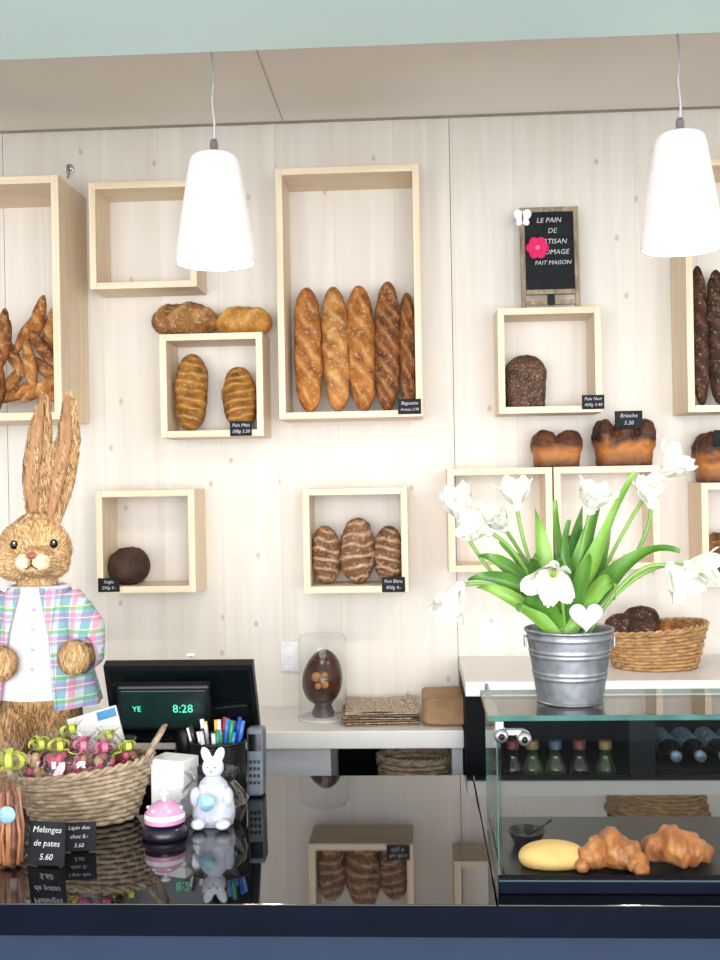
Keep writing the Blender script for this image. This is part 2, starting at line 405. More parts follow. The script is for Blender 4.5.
tinloaf('brioche_loaf', 700, 756, 431, cK['z1'], -.13, .11, BRI, 2, .60)
tag(615, 411, 642, 428, -.138, ('Brioche', '5.20'))
tag(714, 430, 740, 446, -.138, ('Tresse', '6.50'))
x_, z_ = P(575, 534, -.09); loaf('rye_bun', (x_, -.08, cI['fl']+.036), .10, .045, .035, RYE, R('Y', 90) @ R('Z', -90), 0, 0, 2.2, flat=False)
x_, z_ = P(728, 560, -.09); loaf('rye_bun', (x_, -.08, cK['fl']+.063), .14, .06, .062, BROWN, R('Y', 90) @ R('Z', -90), 2, .005, 2.2, flat=False)
b = B('pointed_rolls')
spec = [(-60, 380, 30), (-40, 350, -20), (-20, 372, 15), (4, 345, 12), (10, 385, 38), (28, 332, 34), (30, 365, -8), (44, 350, -35), (48, 372, -50), (22, 392, 70), (42, 388, 60), (-2, 388, 5), (12, 355, -28), (38, 320, 14), (-30, 395, 80), (2, 334, 8), (50, 334, 6), (45, 393, -70)]
for i, (u, v, an) in enumerate(spec):
    c = V3(u, v, -.10-.02*(i % 4)); c.z = max(c.z, cA['fl']+.055 if abs(an) < 55 else cA['fl']+.024)
    loaf('', c, .14, .019, .019, (GOLD2, GOLD, GOLD2, BROWN)[i % 4], R('Y', an), 3, .005, 1.35, 1.0, b=b, flat=False)
b.done()

# ------------------------------------------------------------------ wall hook & outlet
b = B('wall_hook'); c = V3(70, 168, 0)
b.lathe([(0, .0), (.010, 0), (.010, .004), (0, .004)], CHROME, T(c) @ R('X', 90), 20)
b.tube([c+Vector((.010*math.sin(a), -.010-.003*math.cos(a), .004-.010+.012*math.cos(a))) for a in [i*PI/8 for i in range(16)]], .0016, CHROME, closed=True)
b.tube([c, c+Vector((0, -.012, 0)), c+Vector((0, -.014, -.028)), c+Vector((0, -.022, -.034)), c+Vector((0, -.026, -.026))], .002, CHROME)
b.done()
b = B('wall_outlet'); x0, z0 = P(281, 671, 0); x1, z1 = P(300, 641, 0)
b.box((x0, -.01, z0), (x1, -.0005, z1), nz('outlet_white', C(240, 240, 240)), bev=.002)
for k in (.28, .72):
    zc = z0+(z1-z0)*k; xc = (x0+x1)/2
    b.lathe([(.019, 0), (.019, .002), (.016, .002), (.015, -.004), (0, -.004)], MC['outlet_white'], T(xc, -.0105, zc) @ R('X', 90), 24)
    for dx in (-.007, 0, .007): b.lathe([(.0028, .0012), (0, .0012)], BLACKP, T(xc+dx, -.0070, zc+(.004 if dx == 0 else 0)) @ R('X', 90), 8)
b.done()

# ------------------------------------------------------------------ chalkboard sign
FRM = nz('weathered_frame', C(176, 160, 134), C(116, 98, 78), (80, 80, 20), .7, .3)
y = -.10; bz = cG['z1']+.0008
M = T(P(550, 253, y)[0], y, bz) @ R('X', -5)
w = 58/FPX*2.9; h = 103/FPX*2.9; hb = h*.86; z0 = h-hb
b = B('chalkboard_sign')
b.cbox((0, 0, z0+hb/2), (w-.02, .008, hb-.02), SLATE, M)
fw = .013
b.cbox((-w/2+fw/2, -.002, h/2), (fw, .014, h), FRM, M, .002); b.cbox((w/2-fw/2, -.002, h/2), (fw, .014, h), FRM, M, .002)
b.cbox((0, -.002, h-fw/2), (w-2*fw, .014, fw), FRM, M, .002); b.cbox((0, -.002, z0+fw/2), (w-2*fw, .014, fw), FRM, M, .002)
b.cbox((0, .0, z0*.35+.004), (w-2*fw, .008, .012), FRM, M)
b.cbox((0, -.008, z0*.6), (.02, .006, .03), BLACKP, M, .002)
for i, t in enumerate(('LE PAIN', 'DE', 'ARTISAN', 'FROMAGE', 'FAIT MAISON')):
    b.text(t, .019, CHALK, M @ T(.008 if i else 0, -.005, h-.036-i*.029) @ R('Z', random.uniform(-2, 2)) @ R('X', 90), .2, maxw=w*.62)
PINK = nz('felt_pink', C(230, 40, 110), C(210, 30, 95), (90, 90, 90), .9)
fc = M @ Vector((-w*.21, -.013, h-42/FPX*2.9))
for k in range(6):
    a = k*PI/3; b.ell(fc+Vector((math.cos(a)*.018, 0, math.sin(a)*.018)), (.013, .003, .013), PINK, nu=14, nv=8)
b.ell(fc+Vector((0, -.003, 0)), (.007, .004, .007), nz('felt_yellow', C(250, 130, 160)), nu=12, nv=8)
fc = M @ Vector((-w*.45, -.013, h-11/FPX*2.9)); WP = nz('paper_white', C(240, 240, 240), C(230, 231, 233))
for s_ in (-1, 1):
    b.ell((0, 0, 0), (.013, .0012, .016), WP, T(fc+Vector((s_*.010, 0, .008))) @ R('Y', s_*35), 14, 8)
    b.ell((0, 0, 0), (.009, .0012, .012), WP, T(fc+Vector((s_*.008, 0, -.010))) @ R('Y', -s_*35), 14, 8)
b.ell(fc, (.002, .003, .014), BLACKP, nu=8, nv=8)
b.done()

# ------------------------------------------------------------------ pendant lamps
SHADE = nz('opal_glass', C(230, 219, 220), C(224, 213, 216), (5, 5, 5), .25, emit=(1, .97, .96, 1), es=.26)
BULB = nz('bulb_glow', C(255, 250, 240), emit=(1, .95, .88, 1), es=8)
def lamp(u, vb, vt, ly):
    xb, zb = P(u, vb, ly); zt_ = P(u, vt, ly)[1]; k = (ly+3)/FPX
    rb, rt = 40*k, 24*k; h = zt_-zb
    b = B('pendant_lamp'); M = T(xb, ly, zb)
    pr = [(rb-.004, .001), (rb-.001, 0), (rb, .004), (rb-.002, h*.15), (rt+(rb-rt)*.5, h*.55), (rt+.003, h*.9), (rt-.001, h*.965), (rt*.8, h*.99), (.012, h), (.012, h-.004), (rt*.8, h*.97), (rt-.005, h*.94), (rt-.002, h*.88), (rt+(rb-rt)*.5-.004, h*.55), (rb-.006, h*.15), (rb-.004, .001)]
    b.lathe(pr, SHADE, M, 48)
    b.lathe([(0, h+.028), (.006, h+.028), (.008, h+.02), (.008, h), (.014, h), (.014, h-.003), (0, h-.003)], nz('cap_steel', C(170, 170, 172), C(140, 140, 144), metal=.6, rough=.35), M, 20)
    b.ell((0, 0, h*.5), (.022, .022, .03), BULB, M, 16, 10); b.lathe([(.012, h-.004), (.012, h*.62), (0, h*.62)], CHROME, M, 16)
    CL = nz('cord_clear', C(205, 205, 208), C(180, 182, 188), (100, 100, 100), .3)
    n = 24; pts = []
    for i in range(n+1):
        z = h+.028+(CEIL-.02-zb-h-.028)*i/n
        pts.append((0.002*math.sin(i*.8)*(1 if 0 < i < n else 0), 0, z))
    b.tube(pts, .0022, CL, M, 6)
    b.lathe([(0, CEIL-zb-.03), (.03, CEIL-zb-.03), (.04, CEIL-zb), (0, CEIL-zb)], CHROME, M, 24)
    b.done()
    ld = bpy.data.lights.new('bulb', 'POINT'); ld.energy = 7; ld.color = (1, .93, .85); ld.shadow_soft_size = .03
    lo = bpy.data.objects.new('pendant_bulb_light', ld); sc.collection.objects.link(lo); lo.location = (xb, ly, zb+.03)
lamp(216, 264, 154, -.9)
lamp(682, 249, 133, -.9)

# ------------------------------------------------------------------ back counters
YL = -.30; ZL = P(360, 706, 0)[1]; xe = P(464, 740, YL)[0]
CABW = nz('cabinet_white', C(205, 208, 216), C(195, 198, 206), (4, 4, 4), .5)
CABD = nz('cabinet_dark', C(10, 12, 18), C(8, 9, 13), (6, 6, 6), .6, spec=.1)
b = B('back_counter')
b.box((XL+.001, YL, ZL-.045), (xe, -.001, ZL), WHITE, bev=.003)
b.box((XL+.001, YL+.02, 0), (P(262, 760, YL)[0], -.001, ZL-.045), CABD)
b.box((xe-.03, YL+.02, 0), (xe-.003, -.001, ZL-.045), CABW)
b.box((P(262, 760, YL)[0], YL+.02, 0), (P(330, 760, YL)[0], YL+.04, ZL-.045), CABW)
b.box((P(330, 760, YL)[0], -.02, .12), (xe-.03, -.001, ZL-.045), CABD)
b.box((P(330, 760, YL)[0], YL+.03, .68), (xe-.03, -.02, .70), CABW)
b.done()
YR = -.38; ZR = P(590, 655, 0)[1]
b = B('tall_back_counter'); x0 = xe+.002
b.box((x0, YR, ZR-.036), (2.2, -.001, ZR), WHITE, bev=.003)
b.box((x0, YR+.02, 0), (x0+.09, -.001, ZR-.036), CABD)
b.box((x0+.09, -.03, 0), (2.2, -.001, ZR-.036), CABD)
xd = P(644, 740, YR)[0]
b.box((xd-.03, YR+.02, 0), (xd+.03, -.03, ZR-.036), nz('cabinet_post', C(24, 28, 36), C(20, 24, 30), spec=.1))
b.box((2.17, YR+.02, 0), (2.2, -.03, ZR-.036), CABD)
b.box((x0+.09, YR+.02, .63), (xd-.03, -.03, .65), CABD); b.box((xd+.03, YR+.02, .63), (2.17, -.03, .65), CABD)
b.done()
BG = nz('bottle_green', C(44, 62, 40), C(30, 46, 30), rough=.08); BD = nz('bottle_dark', C(26, 24, 28), C(36, 32, 34), rough=.08)
LBL = nz('bottle_label', C(200, 196, 186), C(90, 100, 110), (60, 60, 60), .6)
CAPS = [nz('cap_red', C(96, 44, 40)), nz('cap_gold', C(110, 92, 56)), nz('cap_blue', C(56, 70, 92))]
for i, u in enumerate((512, 532, 555, 579, 605)):
    b = B('bottle'); x_, zt_ = P(u, 741, -.30); M = T(x_, -.30, .651); k = (zt_-.651)/.22
    pr = [(0, 0), (.028, 0), (.030, .004), (.030, .150), (.028, .162), (.020, .175), (.015, .186), (.014, .20), (.016, .202), (.016, .218), (0, .22)]
    b.lathe([(r, z*k) for r, z in pr], BG if i in (1, 2, 4) else BD, M, 24)
    b.lathe([(.0306, .06*k), (.0306, .14*k)], LBL, M, 24); b.lathe([(.0165, .203*k), (.0165, .221*k), (0, .221*k)], CAPS[i % 3], M, 16)
    b.done()
b0 = P(664, 760, -.36)[0]
z_ = P(680, 757, -.36)[1]
for i in range(4):
    b = B('bottle'); x_ = b0+.03+.058*i
    M = T(x_, -.36, z_) @ R('X', -90)
    b.lathe([(0, 0), (.012, 0), (.013, .02), (.012, .03), (.026, .06), (.027, .25), (0, .25)], BD, M, 24)
    b.lathe([(0, -.001), (.0135, -.001), (.0135, .015)], nz('cap_silver', C(110, 130, 150), metal=.4, rough=.4), M, 16)
    b.lathe([(.0273, .075), (.0273, .2)], nz('label_blue', C(60, 96, 130), C(150, 170, 180), (70, 70, 70)), M, 20)
    b.done()
b = B('bottle_rack'); b.box((b0-.01, -.36, .651), (b0+.25, -.06, z_-.028), CABD); b.done()

# ------------------------------------------------------------------ wicker
WICK = nz('wicker_tan', C(200, 158, 106), C(140, 98, 60), (50, 50, 120), .6, .2)
WICKG = nz('wicker_grey', C(190, 172, 146), C(126, 104, 82), (50, 50, 120), .7, .2)
def wicker(b, M, rb, rt, h, asp, rows, stakes, mat, th=.0032, wave=None):
    for i in range(rows):
        f = (i+.5)/rows; rr = rb+(rt-rb)*f**.8; n = stakes*3; pts = []
        for k in range(n):
            a = 2*PI*k/n; r = rr+th*1.1*math.cos(stakes/2*a+(i % 2)*PI)
            pts.append((r*math.cos(a), r*asp*math.sin(a), h*f+(wave(a)*f if wave else 0)))
        b.tube(pts, h/rows*.56, mat, M, 5, closed=True)
    for k in range(stakes):
        a = 2*PI*k/stakes
        b.tube([(r*math.cos(a), r*asp*math.sin(a), z+(wave(a)*z/h if wave else 0)) for r, z in ((rb, 0), (rb+(rt-rb)*.57, h*.5), (rt, h))], th*.8, mat, M, 5)
    for ph in (0, PI):
        n = 120; pts = []
        for k in range(n):
            a = 2*PI*k/n; pts.append(((rt+th*1.5*math.cos(18*a+ph))*math.cos(a), (rt+th*1.5*math.cos(18*a+ph))*asp*math.sin(a), h+th*1.3*math.sin(18*a+ph)+(wave(a) if wave else 0)))
        b.tube(pts, th*1.3, mat, M, 6, closed=True)
    b.lathe([(0, .002), (rb, .002), (rb, .006), (0, .006)], mat, M, 32, 1, asp)
b = B('bread_basket'); x_ = P(655, 660, -.19)[0]
wicker(b, T(x_, -.19, ZR+.001), .100, .128, .100, .8, 11, 30, WICK, wave=lambda a: .012*math.cos(a))
b.done()
b = B('basket_rolls')
for dx, dy, dz, r in ((-.082, -.02, .105, .05), (-.03, .02, .12, .048), (-.045, -.05, .10, .045), (.04, .0, .085, .045), (.03, -.055, .075, .04), (.0, .05, .09, .04)):
    b.ell((x_+dx, -.19+dy, ZR+dz), (r, r*.9, r*.72), DARK if dx < .02 else GOLD, disp=.1)
b.done()
b = B('storage_basket'); xx = P(415, 770, -.2)[0]
wicker(b, T(xx, -.17, .701), .075, .095, (P(415, 758, -.2)[1]-.701), .8, 9, 26, WICKG)
b.done()

# ------------------------------------------------------------------ egg in jar, papers
x_, _ = P(323, 700, -.15); zb = ZL+.0005
b = B('chocolate_egg_jar'); M = T(x_, -.15, zb); rj = .064; hj = P(323, 634, -.15)[1]-zb
b.lathe([(rj-.002, .003), (rj, .001), (rj, hj-.012), (rj-.006, hj-.002), (rj-.02, hj), (0, hj)], GLASS, M, 40)
b.lathe([(0, 0), (rj+.003, 0), (rj+.003, .005), (0, .005)], nz('jar_base', C(210, 210, 208), rough=.2), M, 40)
CHOC = nz('chocolate', C(50, 26, 20), C(70, 38, 26), (20, 20, 20), .25)
eh = .074
b.lathe([(0 if i in (0, 20) else .053*math.sin(PI*i/20)*(1-.12*math.cos(PI*i/20+PI)), -eh*math.cos(PI*i/20)) for i in range(21)], CHOC, M @ T(0, 0, .108) @ R('Y', 8), 32)
b.lathe([(.028, 0), (.03, .01), (.022, .03), (.03, .042), (.026, .042), (.018, .03), (0, .028)], CHOC, M @ T(0, 0, .0055), 24)
DEC = nz('milk_choc', C(160, 104, 60), C(190, 140, 90), (90, 90, 90), .4)
for dx, dz, r in ((-.012, .010, .012), (.010, .014, .008), (.010, -.010, .010), (-.008, -.014, .008)):
    b.lathe([(0, .002), (r, .001), (r, -.004), (0, -.004)], DEC, M @ T(dx, -.053, .108+dz) @ R('X', 90), 20)
b.done()
KRAFT = nz('kraft_paper', C(166, 134, 98), C(138, 108, 76), (30, 30, 30), .8, .2)
PRINT = nz('printed_paper', C(196, 178, 156), C(96, 84, 72), (160, 160, 160), .8, 0, .50, .58)
b = B('paper_bag_stack'); zc = ZL+.0015
for i in range(6):
    M = T(P(382, 700, -.15)[0]+random.uniform(-.006, .006), -.14+random.uniform(-.005, .005), zc+i*.006) @ R('Z', random.uniform(-5, 5))
    b.grid(lambda u, v: Vector((-.10+.19*u, -.11+.2*v, .004+.003*math.sin(u*7+v*3+i))), 12, 8, PRINT, M); b.cbox((-.005, -.01, .001), (.19, .2, .002), PRINT if i % 2 else KRAFT, M)
b.done()
b = B('kraft_bag'); M = T(P(443, 700, -.15)[0], -.15, ZL+.003)
def kb(u, v):
    a = u*2*PI; x = .056*math.copysign(abs(math.cos(a))**.3, math.cos(a)); z = .036*math.copysign(abs(math.sin(a))**.4, math.sin(a))*(1-.3*v)
    return Vector((x, -.11+.2*v, .036+z+.004*noise.noise(Vector((a*2, v*6, 1)))))
b.grid(kb, 32, 12, KRAFT, M, cu=True, smooth=False); b.add([kb(i/32, 0)+Vector((0, .02, 0)) for i in range(32)], [list(range(32))], KRAFT, M)
b.add([kb(i/32, 1) for i in range(32)], [list(range(32))], KRAFT, M)
b.done()

# ------------------------------------------------------------------ service counter
ZC = .91
m, nt, bs = newmat('black_gloss_stone'); N = nt.nodes; L = nt.links
no = N.new('ShaderNodeTexNoise'); no.inputs['Scale'].default_value = 40; rp = N.new('ShaderNodeValToRGB')
rp.color_ramp.elements[0].color = C(12, 13, 17); rp.color_ramp.elements[1].color = C(18, 19, 24); L.new(no.outputs[0], rp.inputs[0]); L.new(rp.outputs[0], bs.inputs['Base Color'])
bs.inputs['Roughness'].default_value = .03; bs.inputs['IOR'].default_value = 1.75
STONE = m
NAVY = nz('navy_edge', C(3, 10, 24), C(5, 13, 30), (10, 10, 10), .6, spec=.08)
PANEL = nz('panel_blue', C(40, 54, 78), C(36, 49, 72), (5, 5, 5), .5, spec=.2)
xc = P(498, 900, -1.4)[0]
b = B('service_counter')
b.box((XL+.001, -1.4, ZC-.045), (xc-.0015, -.7, ZC), STONE, bev=.0015)
b.box((xc, -1.4, ZC-.045), (2.4, -.7, ZC), STONE, bev=.0015)
b.box((XL+.001, -1.403, ZC-.047), (2.4, -1.4, ZC-.002), NAVY)
b.box((XL+.001, -1.38, 0), (2.4, -.74, ZC-.046), PANEL)
b.done()

# ------------------------------------------------------------------ glass display case
GE = nz('glass_edge', C(50, 104, 98), C(80, 136, 128), (30, 30, 30), .1, trans=.3)
yf = -1.34; yb_ = -1.15
x0 = P(498, 800, yf)[0]; x1 = 1.9; zt_ = P(600, 719, yf)[1]
b = B('glass_display_case')
b.box((x0, yf, ZC+.02), (x1, yf+.006, zt_-.0005), CASEG)
b.box((x0, yf+.007, ZC+.003), (x0+.006, yb_+.1, zt_-.0005), CASEG)
xt = P(488, 718, yf)[0]
b.box((xt, yf-.01, zt_), (x1, yb_, zt_+.008), GLASS)
for y_ in (yf-.0105, yb_): b.box((xt, y_, zt_), (x1, y_+.0012, zt_+.008), GE)
b.box((xt-.001, yf-.01, zt_), (xt, yb_, zt_+.008), GE)
b.box((x0-.001, yf, ZC+.003), (x0+.0005, yf+.006, zt_), GE); b.box((x0, yb_+.1, ZC+.003), (x0+.006, yb_+.101, zt_), GE)
b.box((x0-.002, yf-.02, ZC+.0005), (x1, yf+.004, ZC+.022), NAVY, bev=.002)
b.box((x0-.002, yf-.0205, ZC+.0195), (x1, yf-.0195, ZC+.022), nz('rim_teal', C(40, 70, 80), C(34, 62, 72)))
b.box((x0+.01, yf+.01, ZC+.0005), (x1, -1.02, ZC+.012), nz('tray_dark', C(12, 20, 26), C(18, 27, 33), (20, 20, 20), .3, spec=.3), bev=.002)
for du, dv in ((4, 735), (27, 738)):
    cx_, cz_ = P(497+du, dv, yf)
    b.lathe([(0, .012), (.009, .012), (.011, .008), (.011, -.012), (0, -.012)], CHROME, T(cx_, yf-.0, cz_) @ R('X', 90), 20)
    b.lathe([(0, .014), (.005, .014), (.005, .011)], BLACKP, T(cx_, yf, cz_) @ R('X', 90), 16)
cx_, cz_ = P(502, 727, yf); b.cbox((cx_+.012, yf+.01, cz_-.010), (.046, .012, .010), CHROME, bev=.002); b.cbox((cx_-.004, yf+.012, cz_-.002), (.014, .026, .024), CHROME, bev=.002)
b.done()

# pastries
ZT = ZC+.0125
ROLL = bread('milk_roll', C(216, 172, 104), C(226, 190, 128), C(244, 214, 150), .0, bump=.15)
x_ = P(552, 864, -1.26)[0]; b = B('milk_roll')
def rf(u, v):
    a = u*2*PI; t = -math.cos(v*PI); r = max(0, 1-abs(t)**2.3)**.5; return Vector((t*.054, math.cos(a)*.032*r, max(-.014, math.sin(a)*.025*r)+.014))
b.grid(rf, 32, 32, ROLL, T(x_, -1.27, ZT), cu=True); b.done()
CRO = bread('croissant_crust', C(126, 68, 32), C(176, 106, 56), C(208, 148, 92), .0, 40, .30, 30, bump=.2)
def croissant(x, y, sc_, rz, seed):
    """crescent of rolled dough: overlapping tapered wraps around a curved spine, then fused"""
    t = B('tmp'); rnd = random.Random(seed)
    wr = [(-.95, .012), (-.68, .019), (-.38, .026), (0, .034), (.36, .027), (.68, .019), (.95, .012)]
    for (tt, r) in wr:
        ang = tt*1.5; c = Vector((.042*math.sin(ang)*1.15, .050*(1-math.cos(ang))-.0, r*.86))
        tang = Vector((math.cos(ang), math.sin(ang), 0))
        M = T(c) @ tang.to_track_quat('X', 'Z').to_matrix().to_4x4() @ R('X', rnd.uniform(-30, 30)) @ R('Z', rnd.uniform(-22, 22)) @ R('Y', rnd.uniform(-26, 26))
        t.ell((0, 0, 0), (r*.58+.003, r*1.08, r), CRO, M, 24, 14, disp=.2, fr=25)
        t.ell((0, 0, 0), (r*.95, r*.76, r*.74), CRO, M, 18, 12)
    vs, fs = fuse(t, .0022, 2)
    vs = [p+p.normalized()*.0035*noise.noise(p*40+Vector((seed, 0, 0))) for p in vs]
    for p in vs: p.z = max(p.z, .001)
    b = B('croissant'); scr = [min(1, max(0, .15+.7*noise.noise(Vector((p.x*60, p.y*30, p.z*40+seed))))) for p in vs]
    b.add(vs, fs, CRO, T(x, y, ZT) @ R('Z', rz) @ Matrix.Scale(sc_, 4), score=scr)
    return b.done()
croissant(P(610, 850, -1.25)[0], -1.272, .95, 168, 1)
croissant(P(669, 850, -1.23)[0]+.002, -1.268, .98, -12, 5)
b = B('sauce_bowl'); M = T(P(527, 852, -1.17)[0], -1.17, ZT)
b.lathe([(0, 0), (.02, 0), (.03, .02), (.032, .024), (.030, .024), (.026, .012), (0, .006)], BLACKP, M, 32); b.tube([(0, 0, .012), (.02, -.01, .03), (.04, -.015, .045)], .002, BLACKP, M)
b.done()

# ------------------------------------------------------------------ zinc bucket and tulips
ZINC = nz('zinc', C(164, 168, 174), C(132, 137, 144), (60, 60, 60), .42, .08, metal=.8)
by = -1.245; bx_ = P(570, 690, by)[0]; k = (by+3)/FPX; zB = zt_+.0085
hB = P(570, 629, by)[1]-zB; rT, rB = 42.5*k, 32*k
b = B('zinc_bucket'); M = T(bx_, by, zB)
def rz_(f): return rB+(rT-rB)*f
pr = [(0, .004), (rB-.004, .004), (rB-.003, 0), (rB, 0), (rB+.001, .004)]
for f in [i/60 for i in range(1, 60)]:
    bump = sum(.0015*math.exp(-((f-c)/.014)**2) for c in (.36, .42, .66, .72, .9))
    pr.append((rz_(f)+bump, hB*f))
pr += [(rT+.001, hB-.003), (rT+.003, hB-.001), (rT+.003, hB+.002), (rT, hB+.003), (rT-.002, hB), (rT-.003, hB*.9), (rz_(.75)-.002, hB*.78), (0, hB*.78)]
b.lathe(pr, ZINC, M, 64)
for s_ in (-1, 1):
    b.cbox((s_*(rT+.0015), 0, hB*.84), (.003, .02, .018), ZINC, M, .001)
b.done()
b = B('heart_ornament'); hc = V3(586, 616, by-.048); n = 40; pts = []
hs = 16*k/16
for i in range(n):
    t = 2*PI*i/n; pts.append((16*math.sin(t)**3*hs, (13*math.cos(t)-5*math.cos(2*t)-2*math.cos(3*t)-math.cos(4*t))*hs))
vs = [(x*s, y_, z*s) for y_, s in ((-.004, .9), (-.002, 1), (.002, 1), (.004, .9)) for x, z in pts]
fs = [[j*n+i, j*n+(i+1) % n, (j+1)*n+(i+1) % n, (j+1)*n+i] for j in range(3) for i in range(n)]+[list(range(n))[::-1], [3*n+i for i in range(n)]]
HM = nz('heart_white', C(210, 210, 228), C(198, 200, 218)); b.add(vs, fs, HM, T(hc), False)
b.tube([hc+Vector((0, .0, -.01)), hc+Vector((0, .012, -.05)), hc+Vector((-.003, .02, -.09))], .0015, HM)
b.done()
LEAF = nz('tulip_leaf', C(54, 104, 34), C(94, 146, 50), (30, 30, 8), .4, .1); LEAF2 = nz('tulip_leaf_light', C(104, 154, 56), C(138, 180, 80), (30, 30, 8), .4, .1)
STEM = nz('tulip_stem', C(110, 156, 66), C(140, 180, 90), (20, 20, 20), .4)
PET = nz('tulip_petal', C(244, 243, 236), C(234, 234, 216), (25, 25, 25), .5, sss=.1)
b = B('tulips'); base = Vector((bx_, by, zB+hB*.8))
def flower(b, c, ax, s, op):
    ax = ax.normalized(); q = ax.to_track_quat('Z', 'Y').to_matrix().to_4x4(); M = T(c) @ q @ R('Z', random.uniform(0, 60))
    for i in range(6):
        outer = i % 2; a0 = i*PI/3; H = s*(1.0+random.uniform(-.12, .15)); W = s*.40
        o = op*(1.15 if outer else .7)*random.uniform(.6, 1.4); sd = random.random()*20
        def fn(u, v):
            uu = u*2-1; w = W*(math.sin(PI*min(1, v*.80+.14))**.7)
            r = s*.34*math.sin(min(1, v*1.5)*PI/2)+o*s*.70*v**2.3
            z = H*v*(1-.42*o*v)+.10*s*(1-abs(uu))*v*v
            a = uu*w/(s*.42)
            rr = r+.11*s*noise.noise(Vector((uu*2+sd, v*4, 0)))*v
            x = rr*math.cos(a*.8); y = (r*.6+s*.2)*math.sin(a*.8)*1.2
            return Vector((x, y, z+.13*s*noise.noise(Vector((uu*3, v*3+sd, 3)))*v))
        b.grid(fn, 10, 12, PET, M @ R('Z', math.degrees(a0)))
    b.tube([(0, 0, 0), (0, 0, s*.4)], [s*.06, s*.08], LEAF2, M, 8)
    YEL = nz('stamen', C(230, 210, 120))
    for i in range(6):
        a = i*PI/3; b.tube([(0, 0, s*.1), (s*.12*math.cos(a), s*.12*math.sin(a), s*.42)], s*.02, YEL, M, 4)
    b.ell((0, 0, 0), (s*.16, s*.16, s*.12), PET, M, 10, 6)
FL = [(459, 506, .03, .056, .2, (-.2, -.3, 1)), (478, 527, -.03, .050, .4, (-.8, -.4, .4)), (516, 495, .02, .050, .4, (-.1, -.2, .95)),
      (594, 498, -.02, .052, .45, (.2, -.35, .9)), (650, 493, .02, .048, .3, (-.1, -.3, 1)), (671, 466, .04, .052, .4, (.6, -.4, .7)),
      (553, 577, -.09, .056, .5, (-.15, -.75, -.65)), (453, 599, -.06, .056, .3, (-.5, -.4, -.8)), (680, 578, -.05, .056, .4, (.5, -.5, -.7)), (703, 567, .0, .056, .35, (1, -.3, -.1)), (499, 521, .06, .042, .35, (-.5, -.3, .7))]
for (u, v, dy, s, op, ax) in FL:
    c = V3(u, v, by+dy); ax = Vector(ax).normalized()
    c = c-ax*s*.45
    st = base+Vector((random.uniform(-.02, .02), random.uniform(-.02, .02), -.01))
    mid = st*.45+c*.55; mid.z = max(st.z+.11, c.z+.02 if c.z-st.z > .08 else st.z+.13); 
    if ax.z > .4: mid = c-ax*.08
    b.tube(bez(st, mid, c, 16), .0032, STEM, sides=8); flower(b, c, ax, s, op)
def leaf(b, st, mid, tip, W, mat, tw=0):
    pts = bez(st, mid, tip, 20)
    side0 = (Vector(tip)-Vector(st)).cross(Vector((0, -1, 0)));
    if side0.length < 1e-4: side0 = Vector((1, 0, 0))
    side0.normalize()
    def fn(u, v):
        i = v*20; i0 = min(19, int(i)); p = pts[i0].lerp(pts[i0+1], i-i0); tg = (pts[i0+1]-pts[i0]).normalized()
        sd = (side0-tg*side0.dot(tg)).normalized(); sd = Matrix.Rotation(tw*(.3+v), 3, tg) @ sd; nn = tg.cross(sd)
        w = W*(math.sin(PI*(v*.93+.035)**.75)**.8); uu = u*2-1
        return p+sd*uu*w+nn*(abs(uu)**1.5*w*.45)+nn*.004*math.sin(v*9+uu)
    b.grid(fn, 6, 24, mat)
LV = [(534, 508, 548, 575, .016, -.03), (556, 500, 562, 560, .014, .03), (601, 498, 580, 560, .017, .0), (636, 472, 592, 560, .017, -.02), (610, 520, 596, 585, .017, .03),
      (680, 552, 620, 535, .015, -.04), (655, 550, 610, 560, .014, .04), (478, 556, 520, 555, .014, .02), (468, 580, 520, 560, .014, -.03), (475, 588, 520, 588, .012, -.06),
      (518, 612, 532, 580, .015, -.08), (500, 540, 530, 560, .015, .05), (613, 600, 615, 545, .014, -.07), (582, 505, 566, 560, .013, .05), (540, 560, 520, 545, .013, -.07),
      (625, 575, 625, 560, .012, .07), (562, 560, 545, 575, .016, -.06), (590, 555, 580, 585, .015, -.07), (504, 585, 530, 570, .014, .06), (570, 520, 560, 570, .013, -.02)]
for i, (u, v, mu, mv, W, dy) in enumerate(LV):
    st = base+Vector((random.uniform(-.025, .025), random.uniform(-.025, .025)+dy*.2, -.01))
    leaf(b, st, V3(mu, mv, by+dy*.6), V3(u, v, by+dy), W, LEAF2 if i % 3 == 0 else LEAF, random.uniform(-.6, .6))
b.done()

# ------------------------------------------------------------------ cash register
ry = -.80; b = B('cash_register')
SCR = nz('screen_dark', C(8, 14, 16), C(12, 19, 21), (20, 20, 20), .15, spec=.3)
rx_, rz0 = P(182, 700, ry); k = (ry+3)/FPX
M = T(rx_, ry, ZC+.001)
zz = lambda v: P(182, v, ry)[1]-ZC
b.cbox((0, .0, .015), (.24, .16, .028), BLACKP, M, .006)
b.tube([(0, .02, .02), (0, .03, .08), (0, .02, zz(715))], [.03, .022, .025], BLACKP, M, 12)
MM = M @ T(0, 0, (zz(662)+zz(742))/2) @ R('X', 24)
hh = (zz(662)-zz(742))*1.06
def panel(bw, tw, hh, y0, y1, mat, MX):
    vs = [(-bw/2, y0, -hh/2), (bw/2, y0, -hh/2), (tw/2, y0, hh/2), (-tw/2, y0, hh/2), (-bw/2, y1, -hh/2), (bw/2, y1, -hh/2), (tw/2, y1, hh/2), (-tw/2, y1, hh/2)]
    b.add(vs, [[0, 1, 2, 3], [7, 6, 5, 4], [0, 4, 5, 1], [1, 5, 6, 2], [2, 6, 7, 3], [3, 7, 4, 0]], mat, MX, False)
panel(152*k, 150*k, hh, 0, .022, BLACKP, MM)
panel(142*k, 140*k, hh-.02, -.002, .001, SCR, MM)
